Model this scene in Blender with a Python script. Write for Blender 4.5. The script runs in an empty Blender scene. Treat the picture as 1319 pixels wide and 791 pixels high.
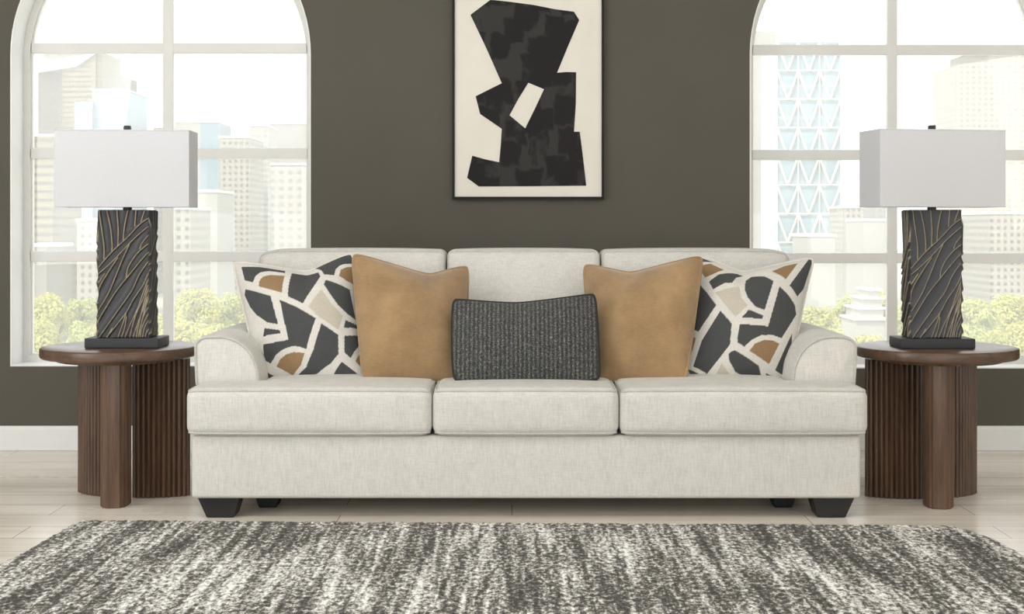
import bpy, math, random
import numpy as np
from mathutils import Vector, Matrix

scene = bpy.context.scene
col = scene.collection
R = math.radians

# ------------------------------------------------------------------ camera
cam_data = bpy.data.cameras.new('camera')
cam_data.sensor_width = 36.0
cam_data.lens = 1800.0 / 1319.0 * 36.0
cam_data.shift_x = 0.0
cam_data.shift_y = -(395.5 - 290.0) / 1319.0
cam_data.clip_end = 2000
camera = bpy.data.objects.new('camera', cam_data)
col.objects.link(camera)
camera.location = (0, 0, 1.065)
camera.rotation_euler = (R(90), 0, 0)
scene.camera = camera

# ------------------------------------------------------------------ exposure, sky, sun, window light, added fills
vs = scene.view_settings
vs.view_transform = 'Standard'
vs.look = 'None'
vs.gamma = 1.0
vs.use_curve_mapping = False
vs.exposure = -0.08
WORLD = 2.15
SUN = 3.7
KEY = 106.0
OVERHEAD = 55.0
SIDE = 18.0
world = bpy.data.worlds.new('overcast_sky')
scene.world = world
world.use_nodes = True
bg = world.node_tree.nodes['Background']
bg.inputs[0].default_value = (0.97, 0.985, 1.0, 1)
bg.inputs[1].default_value = WORLD

sun_data = bpy.data.lights.new('sun', 'SUN')
sun_data.energy = SUN
sun_data.angle = R(6)
sun_data.color = (1.0, 0.95, 0.86)
sun = bpy.data.objects.new('sun', sun_data)
col.objects.link(sun)
sun.rotation_euler = Vector((0.50, 0.55, -0.85)).to_track_quat('-Z', 'Y').to_euler()


def area(name, loc, target, sx, sy, power, color=(1, 1, 1)):
    d = bpy.data.lights.new(name, 'AREA')
    d.shape = 'RECTANGLE'
    d.size, d.size_y, d.energy, d.color = sx, sy, power, color
    o = bpy.data.objects.new(name, d)
    col.objects.link(o)
    o.location = loc
    o.rotation_euler = (Vector(target) - Vector(loc)).to_track_quat('-Z', 'Y').to_euler()
    return o


area('side_window_light', (-4.3, 2.4, 1.8), (0.4, 5.6, 0.6), 3.0, 2.2, KEY, (0.95, 0.98, 1.0))
area('overhead_soft_light', (-0.3, 3.6, 3.2), (-0.1, 5.2, 0.0), 4.4, 1.8, OVERHEAD, (0.98, 0.99, 1.0))  # unseen soft fill added overhead to brighten upward-facing surfaces

area('added_right_fill', (4.3, 3.4, 1.9), (0.0, 5.6, 0.9), 2.0, 1.8, SIDE, (1.0, 0.96, 0.89))  # unseen fill added at the right to lift the right-facing sides

# ------------------------------------------------------------------ materials


def rgb(r, g, b):
    f = lambda c: (c / 255 / 12.92) if c / 255 <= 0.04045 else ((c / 255 + 0.055) / 1.055) ** 2.4
    return (f(r), f(g), f(b), 1.0)


class NT:
    def __init__(self, name):
        self.m = bpy.data.materials.new(name)
        self.m.use_nodes = True
        self.t = self.m.node_tree
        self.bsdf = self.t.nodes['Principled BSDF']
        self.out = self.t.nodes['Material Output']

    def n(self, kind, **kw):
        nd = self.t.nodes.new('ShaderNode' + kind)
        for k, v in kw.items():
            setattr(nd, k, v)
        return nd

    def link(self, a, b):
        self.t.links.new(a, b)

    def coords(self, scale=(1, 1, 1), kind='Object'):
        tc = self.n('TexCoord')
        mp = self.n('Mapping')
        mp.inputs['Scale'].default_value = scale
        self.link(tc.outputs[kind], mp.inputs['Vector'])
        return mp.outputs['Vector']

    def noise(self, scale, detail=3.0, rough=0.55, stretch=(1, 1, 1)):
        nz = self.n('TexNoise')
        nz.inputs['Scale'].default_value = scale
        nz.inputs['Detail'].default_value = detail
        nz.inputs['Roughness'].default_value = rough
        self.link(self.coords(stretch), nz.inputs['Vector'])
        return nz.outputs['Fac']

    def math(self, op, a, b=0.0, clamp=False):
        nd = self.n('Math', operation=op)
        nd.use_clamp = clamp
        for i, v in enumerate((a, b)):
            if isinstance(v, (int, float)):
                nd.inputs[i].default_value = v
            else:
                self.link(v, nd.inputs[i])
        return nd.outputs[0]

    def ramp(self, fac, stops):
        nd = self.n('ValToRGB')
        el = nd.color_ramp.elements
        while len(el) < len(stops):
            el.new(0.5)
        for e, (p, c) in zip(el, stops):
            e.position = p
            e.color = c
        self.link(fac, nd.inputs[0])
        return nd.outputs[0]

    def mix(self, fac, a, b, mode='MIX'):
        nd = self.n('Mix', data_type='RGBA', blend_type=mode)
        for s, v in ((nd.inputs[0], fac), (nd.inputs[6], a), (nd.inputs[7], b)):
            if isinstance(v, (int, float, tuple)):
                s.default_value = v
            else:
                self.link(v, s)
        return nd.outputs[2]

    def bump(self, h, strength=0.3, dist=0.002):
        nd = self.n('Bump')
        nd.inputs['Strength'].default_value = strength
        nd.inputs['Distance'].default_value = dist
        self.link(h, nd.inputs['Height'])
        self.link(nd.outputs[0], self.bsdf.inputs['Normal'])

    def set(self, color=None, rough=0.6, spec=0.5, metal=0.0, sheen=0.0):
        b = self.bsdf
        if color is not None:
            if isinstance(color, tuple):
                b.inputs['Base Color'].default_value = color
            else:
                self.link(color, b.inputs['Base Color'])
        b.inputs['Roughness'].default_value = rough
        b.inputs['Specular IOR Level'].default_value = spec
        b.inputs['Metallic'].default_value = metal
        b.inputs['Sheen Weight'].default_value = sheen
        return self.m


def plain(name, color, rough=0.6, spec=0.5, metal=0.0, var=0.06, scale=12.0):
    t = NT(name)
    f = t.noise(scale)
    d = tuple(c * (1 - var) for c in color[:3]) + (1,)
    u = tuple(min(1, c * (1 + var)) for c in color[:3]) + (1,)
    return t.set(t.ramp(f, [(0.3, d), (0.7, u)]), rough, spec, metal)


def woven(name, color, var=0.16, pitch=260.0, bump=0.35, sheen=0.1, attr=None, fleck=0.0):
    t = NT(name)
    v = t.noise(1.0, 2.0, 0.6, (pitch, pitch, pitch * 0.09))
    h = t.noise(1.0, 2.0, 0.6, (pitch * 0.09, pitch * 0.09, pitch))
    big = t.noise(16.0, 3.0)
    s = t.math('ADD', t.math('ADD', t.math('MULTIPLY', v, 0.45), t.math('MULTIPLY', h, 0.35)), t.math('MULTIPLY', big, 0.2))
    lo, hi = 1 - var, 1 + var * 0.45
    tone = t.ramp(s, [(0.36, (lo, lo, lo, 1)), (0.6, (hi, hi, hi, 1))])
    if attr:
        a = t.n('Attribute')
        a.attribute_name = attr
        base = a.outputs['Color']
    else:
        base = color
    c = t.mix(1.0, base, tone, 'MULTIPLY')
    if fleck:
        fl = t.noise(1.0, 1.0, 0.5, (420, 420, 90))
        c = t.mix(t.math('MULTIPLY', t.ramp(fl, [(0.60, (0, 0, 0, 1)), (0.70, (1, 1, 1, 1))]), fleck), c, rgb(150, 132, 106))
    t.bump(s, bump, 0.002)
    return t.set(c, 0.92, 0.2, 0, sheen)


def wood(name, dark, light, axis=(22, 22, 1.2), rough=0.36):
    t = NT(name)
    f = t.noise(2.2, 5.0, 0.6, axis)
    g = t.noise(9.0, 2.0, 0.5, axis)
    s = t.math('ADD', t.math('MULTIPLY', f, 0.7), t.math('MULTIPLY', g, 0.3))
    t.bump(g, 0.08, 0.001)
    return t.set(t.ramp(s, [(0.3, dark), (0.7, light)]), rough, 0.45)


M = {}
M['wall'] = plain('warm_grey_wall_paint', rgb(91, 87, 78), 0.7, 0.25, var=0.03, scale=3)
M['side_wall'] = plain('pale_side_wall_paint', rgb(232, 230, 226), 0.8, 0.2, var=0.02)
M['ceiling'] = plain('white_ceiling_paint', rgb(235, 233, 228), 0.9, 0.1, var=0.02)
M['trim'] = plain('white_trim_paint', rgb(234, 234, 232), 0.45, 0.4, var=0.015)
M['frame'] = plain('white_window_paint', rgb(224, 223, 219), 0.45, 0.4, var=0.015)
M['linen'] = woven('oatmeal_linen', rgb(214, 211, 204), 0.14, 250.0, 0.3, 0.15, fleck=0.17)
M['linen_pipe'] = woven('oatmeal_piping', rgb(196, 194, 187), 0.18, 240.0, 0.2)
M['foot'] = plain('black_plastic', rgb(28, 28, 29), 0.42, 0.5)
M['print'] = woven('printed_canvas', None, 0.12, 330.0, 0.2, 0.05, attr='print')
M['print_pipe'] = woven('cream_piping', rgb(222, 216, 205), 0.12, 330.0, 0.2)
M['dark_wood'] = wood('walnut_brown', rgb(66, 49, 37), rgb(110, 84, 65), (22, 22, 1.2), 0.25)
M['dark_wood_top'] = wood('walnut_brown_top', rgb(66, 48, 37), rgb(106, 81, 63), (1.6, 22, 22), 0.28)
M['black_metal'] = plain('black_metal', rgb(36, 35, 35), 0.4, 0.5)
M['plinth'] = plain('charcoal_resin', rgb(50, 50, 52), 0.5, 0.4)
M['paper'] = plain('cream_paper', rgb(232, 227, 215), 0.85, 0.2, var=0.03, scale=6)
M['art_frame'] = plain('black_frame', rgb(20, 20, 20), 0.6, 0.3)


def velvet():
    t = NT('tan_velvet')
    f = t.noise(7.0, 4.0, 0.6)
    g = t.noise(1.0, 2.0, 0.5, (60, 60, 340))
    s = t.math('ADD', t.math('MULTIPLY', f, 0.75), t.math('MULTIPLY', g, 0.25))
    t.bump(g, 0.12, 0.001)
    return t.set(t.ramp(s, [(0.32, rgb(138, 111, 79)), (0.68, rgb(174, 143, 104))]), 0.85, 0.15, 0, 0.55)


M['velvet'] = velvet()


def tweed():
    t = NT('charcoal_tweed')
    x = t.coords((1, 1, 1))
    w = t.n('TexWave', wave_type='BANDS', bands_direction='X')
    w.inputs['Scale'].default_value = 19.0
    w.inputs['Distortion'].default_value = 1.6
    w.inputs['Detail'].default_value = 2.0
    w.inputs['Detail Scale'].default_value = 4.0
    t.link(x, w.inputs['Vector'])
    v = t.noise(1.0, 2.0, 0.7, (330, 330, 120))
    h = t.noise(1.0, 2.0, 0.7, (110, 110, 330))
    s = t.math('ADD', t.math('MULTIPLY', w.outputs['Fac'], 0.12), t.math('ADD', t.math('MULTIPLY', v, 0.55), t.math('MULTIPLY', h, 0.45)))
    c = t.ramp(s, [(0.42, rgb(44, 46, 49)), (0.56, rgb(72, 73, 73)), (0.68, rgb(116, 114, 106)), (0.80, rgb(182, 177, 162))])
    t.bump(s, 0.6, 0.003)
    return t.set(c, 0.95, 0.1, 0, 0.1)


M['tweed'] = tweed()
M['tweed_pipe'] = plain('charcoal_cord', rgb(56, 56, 54), 0.9, 0.1)


def floor_mat():
    t = NT('pale_oak_planks')
    br = t.n('TexBrick')
    br.offset = 0.37
    br.inputs['Scale'].default_value = 1.0
    br.inputs['Brick Width'].default_value = 1.7
    br.inputs['Row Height'].default_value = 0.19
    br.inputs['Mortar Size'].default_value = 0.0018
    br.inputs['Mortar Smooth'].default_value = 0.3
    br.inputs['Bias'].default_value = 0.0
    br.inputs['Color1'].default_value = rgb(240, 232, 220)
    br.inputs['Color2'].default_value = rgb(233, 225, 212)
    br.inputs['Mortar'].default_value = rgb(150, 141, 127)
    t.link(t.coords((1, 1, 1)), br.inputs['Vector'])
    g = t.noise(1.0, 5.0, 0.62, (1.1, 17, 1))
    k = t.noise(1.0, 4.0, 0.6, (0.9, 3.6, 1))
    s = t.math('ADD', t.math('MULTIPLY', g, 0.6), t.math('MULTIPLY', k, 0.4))
    tone = t.ramp(s, [(0.34, (0.85, 0.835, 0.81, 1)), (0.62, (1.06, 1.06, 1.06, 1))])
    c = t.mix(1.0, br.outputs['Color'], tone, 'MULTIPLY')
    t.bump(g, 0.06, 0.001)
    t.set(c, 0.27, 0.5)
    t.link(t.ramp(k, [(0.3, (0.15, 0.15, 0.15, 1)), (0.7, (0.3, 0.3, 0.3, 1))]), t.bsdf.inputs['Roughness'])
    return t.m


M['floor'] = floor_mat()


def rug_mat():
    t = NT('distressed_rug_pile')
    a = t.noise(1.0, 2.0, 0.6, (9.0, 0.8, 1))
    a2 = t.noise(1.0, 2.0, 0.6, (34.0, 2.0, 1))
    b = t.noise(1.0, 2.0, 0.75, (62.0, 38.0, 1))
    p = t.noise(1.0, 2.0, 0.5, (1.3, 1.5, 1))
    s = t.math('ADD', t.math('ADD', t.math('MULTIPLY', a, 0.20), t.math('MULTIPLY', a2, 0.25)),
               t.math('ADD', t.math('MULTIPLY', b, 0.42), t.math('MULTIPLY', p, 0.14)))
    c = t.ramp(s, [(0.43, rgb(56, 53, 48)), (0.49, rgb(104, 100, 93)), (0.53, rgb(184, 181, 174)), (0.60, rgb(255, 254, 250))])
    t.bump(b, 0.5, 0.004)
    return t.set(c, 0.95, 0.1, 0, 0.1)


M['rug'] = rug_mat()


def relief_mat():
    t = NT('carved_bronze_relief')
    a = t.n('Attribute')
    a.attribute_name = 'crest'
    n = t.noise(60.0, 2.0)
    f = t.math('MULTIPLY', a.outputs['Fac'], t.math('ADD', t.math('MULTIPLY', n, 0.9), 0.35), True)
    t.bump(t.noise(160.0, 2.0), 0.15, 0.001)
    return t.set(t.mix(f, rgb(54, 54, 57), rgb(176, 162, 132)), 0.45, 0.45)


M['relief'] = relief_mat()


def shade_mat():
    t = NT('white_linen_shade')
    n = t.noise(1.0, 2.0, 0.5, (300, 300, 300))
    c = t.ramp(n, [(0.3, rgb(240, 240, 242)), (0.7, rgb(244, 244, 246))])
    d = t.n('BsdfDiffuse')
    tr = t.n('BsdfTranslucent')
    mx = t.n('MixShader')
    t.link(c, d.inputs[0])
    t.link(c, tr.inputs[0])
    mx.inputs[0].default_value = 0.48
    t.link(d.outputs[0], mx.inputs[1])
    t.link(tr.outputs[0], mx.inputs[2])
    t.link(mx.outputs[0], t.out.inputs[0])
    return t.m


M['shade'] = shade_mat()


def glass_mat():
    t = NT('window_glass')
    tr = t.n('BsdfTransparent')
    tr.inputs[0].default_value = (0.98, 0.985, 0.985, 1)
    gl = t.n('BsdfGlossy')
    gl.inputs['Roughness'].default_value = 0.02
    mx = t.n('MixShader')
    mx.inputs[0].default_value = 0.04
    t.link(tr.outputs[0], mx.inputs[1])
    t.link(gl.outputs[0], mx.inputs[2])
    glare_veil = t.n('BsdfTranslucent')                 # translucent veil added to the glass, stands in for outdoor glare
    glare_veil.inputs[0].default_value = (0.95, 0.95, 0.95, 1)
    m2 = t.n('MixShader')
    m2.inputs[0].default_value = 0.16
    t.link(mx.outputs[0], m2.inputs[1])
    t.link(glare_veil.outputs[0], m2.inputs[2])
    t.link(m2.outputs[0], t.out.inputs[0])
    return t.m


M['glass'] = glass_mat()


def ink_mat():
    t = NT('black_brush_paint')
    v = t.n('TexVoronoi', feature='F1', distance='CHEBYCHEV')
    v.inputs['Scale'].default_value = 11.0
    v.inputs['Randomness'].default_value = 0.9
    ns = t.n('TexNoise')
    ns.inputs['Scale'].default_value = 14.0
    mp = t.coords((1, 1, 0.8))
    t.link(mp, ns.inputs['Vector'])
    add = t.mix(0.06, mp, ns.outputs['Color'], 'ADD')
    t.link(add, v.inputs['Vector'])
    f = t.math('ADD', v.outputs['Distance'], t.math('MULTIPLY', t.noise(90.0, 2.0), 0.12))
    c = t.ramp(f, [(0.50, rgb(22, 21, 20)), (0.62, rgb(50, 49, 46))])
    t.bump(f, 0.3, 0.003)
    return t.set(c, 0.6, 0.25)


M['ink'] = ink_mat()


def facade(name, wall, glass, sx, sz, mortar=0.3, rough=0.5):
    """Rows of windows: brick cells are the glass, mortar is the wall between them."""
    t = NT(name)
    br = t.n('TexBrick')
    br.offset = 0.0
    br.inputs['Scale'].default_value = 1.0
    br.inputs['Brick Width'].default_value = sx
    br.inputs['Row Height'].default_value = sz
    br.inputs['Mortar Size'].default_value = mortar
    br.inputs['Mortar Smooth'].default_value = 0.15
    br.inputs['Color1'].default_value = glass
    br.inputs['Color2'].default_value = tuple(c * 0.85 for c in glass[:3]) + (1,)
    br.inputs['Mortar'].default_value = wall
    tc = t.n('TexCoord')
    sep = t.n('SeparateXYZ')
    cmb = t.n('CombineXYZ')
    t.link(tc.outputs['Object'], sep.inputs[0])
    t.link(t.math('ADD', sep.outputs[0], sep.outputs[1]), cmb.inputs[0])
    t.link(sep.outputs[2], cmb.inputs[1])
    t.link(cmb.outputs[0], br.inputs['Vector'])
    return t.set(br.outputs['Color'], rough, 0.3)


def leaf_mat(name, a, b):
    t = NT(name)
    f = t.noise(0.9, 3.0)
    c = t.ramp(f, [(0.3, a), (0.7, b)])
    t.set(c, 0.8, 0.1)
    tr = t.n('BsdfTranslucent')
    t.link(c, tr.inputs[0])
    mx = t.n('MixShader')
    mx.inputs[0].default_value = 0.35
    t.link(t.bsdf.outputs[0], mx.inputs[1])
    t.link(tr.outputs[0], mx.inputs[2])
    t.link(mx.outputs[0], t.out.inputs[0])
    return t.m


# ------------------------------------------------------------------ mesh builder


class MB:
    """Collects vertices and faces in world coordinates; build() links them as ONE mesh object."""

    def __init__(self):
        self.v, self.f, self.attr = [], [], {}

    def add(self, verts, faces):
        o = len(self.v)
        self.v.extend([tuple(float(c) for c in p) for p in verts])
        self.f.extend([tuple(i + o for i in f) for f in faces])
        return self

    def box(self, lo, hi):
        x0, y0, z0 = lo
        x1, y1, z1 = hi
        return self.add([(x0, y0, z0), (x1, y0, z0), (x1, y1, z0), (x0, y1, z0), (x0, y0, z1), (x1, y0, z1), (x1, y1, z1), (x0, y1, z1)],
                        [(0, 3, 2, 1), (4, 5, 6, 7), (0, 1, 5, 4), (1, 2, 6, 5), (2, 3, 7, 6), (3, 0, 4, 7)])

    def rbox(self, lo, hi, r, cuts=(4, 4, 4), fn=None):
        v, f, _ = rounded_box(lo, hi, r, cuts, fn)
        return self.add(v, f)

    def prism(self, pts, z0, z1, top=None):
        """Closed prism over a plan outline (counter-clockwise)."""
        n = len(pts)
        top = top or pts
        vs = [(x, y, z0) for x, y in pts] + [(x, y, z1) for x, y in top]
        fs = [(i, (i + 1) % n, n + (i + 1) % n, n + i) for i in range(n)]
        fs += [tuple(range(n - 1, -1, -1)), tuple(range(n, 2 * n))]
        return self.add(vs, fs)

    def lathe(self, prof, cx, cy, n=64):
        vs, fs = [], []
        for r, z in prof:
            for k in range(n):
                a = 2 * math.pi * k / n
                vs.append((cx + r * math.cos(a), cy + r * math.sin(a), z))
        for j in range(len(prof) - 1):
            for k in range(n):
                fs.append((j * n + k, j * n + (k + 1) % n, (j + 1) * n + (k + 1) % n, (j + 1) * n + k))
        fs.append(tuple(range(n - 1, -1, -1)))
        m = (len(prof) - 1) * n
        fs.append(tuple(range(m, m + n)))
        return self.add(vs, fs)

    def tube(self, path, r, n=6, closed=False):
        P = [Vector(p) for p in path]
        m = len(P)
        vs, fs = [], []
        up = None
        for i in range(m):
            a = P[(i - 1) % m] if (closed or i > 0) else P[i]
            b = P[(i + 1) % m] if (closed or i < m - 1) else P[i]
            t = (b - a).normalized()
            if up is None:
                up = Vector((0, 0, 1)) if abs(t.z) < 0.9 else Vector((1, 0, 0))
            s = t.cross(up).normalized()
            up = s.cross(t).normalized()
            for k in range(n):
                an = 2 * math.pi * k / n
                vs.append(P[i] + s * (math.cos(an) * r) + up * (math.sin(an) * r))
        for i in range(m if closed else m - 1):
            j = (i + 1) % m
            for k in range(n):
                fs.append((i * n + k, i * n + (k + 1) % n, j * n + (k + 1) % n, j * n + k))
        if not closed:
            fs += [tuple(range(n - 1, -1, -1)), tuple(range((m - 1) * n, m * n))]
        return self.add(vs, fs)

    def build(self, name, mat, parent=None, smooth=False, origin=None, angle=40):
        me = bpy.data.meshes.new(name)
        org = np.array(origin if origin is not None else (world_loc(parent) if parent else (0, 0, 0)), dtype=float)
        V = np.array(self.v, dtype=float) - org
        me.from_pydata(V.tolist(), [], self.f)
        me.update()
        if smooth:
            me.polygons.foreach_set('use_smooth', [True] * len(me.polygons))
            if angle:
                me.set_sharp_from_angle(angle=R(angle))
        me.materials.append(mat)
        o = bpy.data.objects.new(name, me)
        col.objects.link(o)
        if parent:
            o.parent = parent
            d = org - np.array(world_loc(parent))
            o.location = tuple(d)
        else:
            o.location = tuple(org)
        return o


def world_loc(o):
    p = Vector((0, 0, 0))
    while o is not None:
        p = p + o.location
        o = o.parent
    return tuple(p)


def rounded_box(lo, hi, r, cuts=(4, 4, 4), fn=None):
    axes = []
    for k in range(3):
        a, b = lo[k] + r, hi[k] - r
        edge = [r, r * math.tan(R(30)), r * math.tan(R(15))]
        axes.append([a - e for e in edge] + list(np.linspace(a, b, cuts[k] + 1)) + [b + e for e in edge[::-1]])
    nx, ny, nz = map(len, axes)
    idx, vs, fs = {}, [], []

    def surf(i, j, k):
        p = np.array((axes[0][i], axes[1][j], axes[2][k]))
        q = np.array([min(max(p[m], lo[m] + r), hi[m] - r) for m in range(3)])
        d = p - q
        l = np.linalg.norm(d)
        if l > 1e-9:
            p = q + d / l * r
        return fn(p) if fn else p

    def vid(i, j, k):
        if (i, j, k) not in idx:
            idx[(i, j, k)] = len(vs)
            vs.append(surf(i, j, k))
        return idx[(i, j, k)]
    for j in range(ny - 1):
        for k in range(nz - 1):
            fs.append((vid(0, j, k), vid(0, j, k + 1), vid(0, j + 1, k + 1), vid(0, j + 1, k)))
            m = nx - 1
            fs.append((vid(m, j, k), vid(m, j + 1, k), vid(m, j + 1, k + 1), vid(m, j, k + 1)))
    for i in range(nx - 1):
        for k in range(nz - 1):
            fs.append((vid(i, 0, k), vid(i + 1, 0, k), vid(i + 1, 0, k + 1), vid(i, 0, k + 1)))
            m = ny - 1
            fs.append((vid(i, m, k), vid(i, m, k + 1), vid(i + 1, m, k + 1), vid(i + 1, m, k)))
    for i in range(nx - 1):
        for j in range(ny - 1):
            fs.append((vid(i, j, 0), vid(i, j + 1, 0), vid(i + 1, j + 1, 0), vid(i + 1, j, 0)))
            m = nz - 1
            fs.append((vid(i, j, m), vid(i + 1, j, m), vid(i + 1, j + 1, m), vid(i, j + 1, m)))

    def rim(axis, side):
        """Edge loop round one face of the box, on the rounding."""
        a, b = [m for m in range(3) if m != axis]
        n = (nx, ny, nz)
        c = 0 if side < 0 else n[axis] - 1
        seq = [(u, 0) for u in range(1, n[a] - 1)] + [(n[a] - 1, v) for v in range(1, n[b] - 1)]
        seq += [(u, n[b] - 1) for u in range(n[a] - 2, 0, -1)] + [(0, v) for v in range(n[b] - 2, 0, -1)]
        out = []
        for u, v in seq:
            ijk = [0, 0, 0]
            ijk[axis], ijk[a], ijk[b] = c, u, v
            out.append(surf(*ijk))
        return out
    return vs, fs, rim


def empty(name, loc):
    o = bpy.data.objects.new(name, None)
    o.empty_display_size = 0.1
    col.objects.link(o)
    o.location = loc
    return o


def tag(o, label, cat, group=None, kind=None):
    o['label'] = label
    o['category'] = cat
    if group:
        o['group'] = group
    if kind:
        o['kind'] = kind
    return o


def structure(o, label=None):
    o['kind'] = 'structure'
    if label:
        o['label'] = label
    return o


def copy_tree(o, parent=None):
    c = o.copy()
    col.objects.link(c)
    c.parent = parent
    for ch in list(o.children):
        copy_tree(ch, c)
    return c


F, HZ, CX, HC = 1800.0, 290.0, 659.5, 1.065
def at(px, py, Y):
    return np.array([(px - CX) * Y / F, Y, HC + (HZ - py) * Y / F])
def pillow_surface(spec, n):
    """Front sheet, back sheet of a plump pillow; a and b run -1..1 across and up."""
    bl, br, tl, tr = [np.array(c) for c in spec['corners']]
    s = np.sin(np.linspace(-1, 1, n) * math.pi / 2 * 0.93) / math.sin(math.pi / 2 * 0.93)
    a, b = np.meshgrid(s, s)                      # rows: b (bottom to top)
    kl, kr, kb, kt = spec['sag']
    a0 = spec.get('dip', 0.0)
    side = np.where(a < 0, kl, kr) * (1 - b ** 2)
    d = np.where(a < a0, (a - a0) / (1 + a0), (a - a0) / (1 - a0))
    soft = np.sqrt(d * d + 0.015)
    notch = np.maximum(0, (math.sqrt(1.015) - soft) / (math.sqrt(1.015) - math.sqrt(0.015))) ** spec.get('sharp', 1.15)
    up = np.where(b > 0, kt * notch * np.abs(b) ** 1.5, kb * (1 - a ** 2) * np.abs(b))
    aa = a * (1 - side)
    bb = b * (1 - 0) - np.sign(b) * up
    tip = 1 - 0.034 * np.abs(a * b) ** 12                # rounded corner tips
    aa, bb = aa * tip, bb * tip
    u, v = (aa + 1) / 2, (bb + 1) / 2
    P = ((1 - u) * (1 - v))[..., None] * bl + (u * (1 - v))[..., None] * br + ((1 - u) * v)[..., None] * tl + (u * v)[..., None] * tr
    ex = (br + tr - bl - tl); ez = (tl + tr - bl - br)
    N = np.cross(ex, ez); N /= np.linalg.norm(N)      # towards the camera side (-Y)
    if N[1] > 0: N = -N
    h = ((1 - a ** 2) * (1 - b ** 2)).clip(0) ** spec.get('puff', 0.6)
    crease = np.exp(-((a - a0) / 0.16) ** 2) * np.clip((b - 0.15) / 0.85, 0, 1) ** 1.5 * spec.get('crease', 0.5)
    rng = np.random.RandomState(spec.get('seed', 1))
    w = np.zeros_like(a)
    for k in range(7):
        fx, fy, ph = rng.uniform(-5, 5), rng.uniform(-5, 5), rng.uniform(0, 6.28)
        w += np.sin(fx * a + fy * b + ph) / 7
    env = (1 - a ** 2) * (1 - b ** 2)
    # pull wrinkles that leave the top corners
    for cx_, cy_ in ((-1, 1), (1, 1), (-1, -1), (1, -1)):
        ang = np.arctan2(np.abs(b - cy_), np.abs(a - cx_)); rr = np.hypot(a - cx_, b - cy_)
        w += 0.28 * np.sin(ang * 13) * np.exp(-((rr - 0.55) / 0.33) ** 2)
    tf = spec['t'] * h * (1 - crease) + spec.get('wr', 0.006) * w * env ** 0.6
    front = P + N * tf[..., None]
    back = P - N * (spec.get('tb', spec['t'] * 0.8) * h)[..., None]
    return a, b, front, back
PILLOWS = {
 'left_print':  dict(corners=[at(334,490,5.44), at(470,488,5.40), at(299,337,5.62), at(455,325,5.60)], sag=(0.02,0.0,0.0,0.26), dip=0.2, t=0.105, tb=0.05, crease=0.45, seed=3),
 'left_tan':    dict(corners=[at(468,487,5.30), at(598,494,5.37), at(454,327,5.47), at(603,343,5.60)], sag=(0.0,0.0,0.0,0.22), dip=0.3, t=0.105, tb=0.05, crease=0.4, seed=5, wr=0.004),
 'lumbar':      dict(corners=[at(585,491,5.24), at(772,490,5.24), at(584,385,5.36), at(766,378,5.36)], sag=(-0.02,-0.01,0.0,0.17), dip=-0.1, sharp=0.8, t=0.075, tb=0.045, crease=0.1, seed=7, wr=0.003),
 'right_tan':   dict(corners=[at(770,492,5.37), at(883,490,5.30), at(752,341,5.60), at(905,330,5.47)], sag=(-0.03,0.0,0.0,0.2), dip=-0.2, t=0.105, tb=0.05, crease=0.4, seed=9, wr=0.004),
 'right_print': dict(corners=[at(882,488,5.40), at(1018,489,5.44), at(898,329,5.60), at(1049,332,5.62)], sag=(0.0,0.04,0.0,0.26), dip=-0.2, t=0.105, tb=0.05, crease=0.45, seed=3),
}


# ------------------------------------------------------------------ room shell
WALL_Y, WALL_T = 6.61, 0.20
X0, X1, ZC, YF = -4.6, 4.6, 3.3, -2.6
mb = MB().box((X0, YF, -0.12), (X1, WALL_Y + WALL_T, 0.0))
structure(mb.build('floor', M['floor']), 'pale oak plank floor')
structure(MB().box((X0, YF, ZC), (X1, WALL_Y + WALL_T, ZC + 0.12)).build('ceiling', M['ceiling']))
structure(MB().box((X0 - 0.15, YF, -0.12), (X0, WALL_Y + WALL_T, ZC + 0.12)).build('wall_left', M['side_wall']))
structure(MB().box((X1, YF, -0.12), (X1 + 0.15, WALL_Y + WALL_T, ZC + 0.12)).build('wall_right', M['side_wall']))

WINS = [dict(cx=-1.6615, r=0.7105, sill=0.397), dict(cx=1.843, r=0.7190, sill=0.387)]
SPRING = 1.873
NA = 40


def opening(w, inset=0.0):
    """Outline of an arched opening, from bottom left, up over the arch, to bottom right."""
    r = w['r'] - inset
    pts = [(w['cx'] - r, w['sill'] + inset)]
    for k in range(NA + 1):
        a = math.pi - math.pi * k / NA
        pts.append((w['cx'] + r * math.cos(a), SPRING + r * math.sin(a)))
    pts.append((w['cx'] + r, w['sill'] + inset))
    return pts


mb = MB()
for y, flip in ((WALL_Y, False), (WALL_Y + WALL_T, True)):
    def quad(p):
        v = [(x, y, z) for x, z in p]
        mb.add(v[::-1] if flip else v, [(0, 1, 2, 3)])
    xs = [X0] + [s for w in WINS for s in (w['cx'] - w['r'], w['cx'] + w['r'])] + [X1]
    for k in (0, 2, 4):
        quad([(xs[k], 0), (xs[k + 1], 0), (xs[k + 1], ZC), (xs[k], ZC)])
    for w in WINS:
        a, b = w['cx'] - w['r'], w['cx'] + w['r']
        quad([(a, 0), (b, 0), (b, w['sill']), (a, w['sill'])])
        pts = opening(w)[1:-1]
        for (xa, za), (xb, zb) in zip(pts[:-1], pts[1:]):
            quad([(xa, za), (xb, zb), (xb, ZC), (xa, ZC)])
for w in WINS:
    pts = opening(w)
    n = len(pts)
    for k in range(n):
        (xa, za), (xb, zb) = pts[k], pts[(k + 1) % n]
        mb.add([(xa, WALL_Y, za), (xb, WALL_Y, zb), (xb, WALL_Y + WALL_T, zb), (xa, WALL_Y + WALL_T, za)], [(0, 1, 2, 3)])
structure(mb.build('wall_back', M['wall']), 'warm grey wall with two arched windows')

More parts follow.
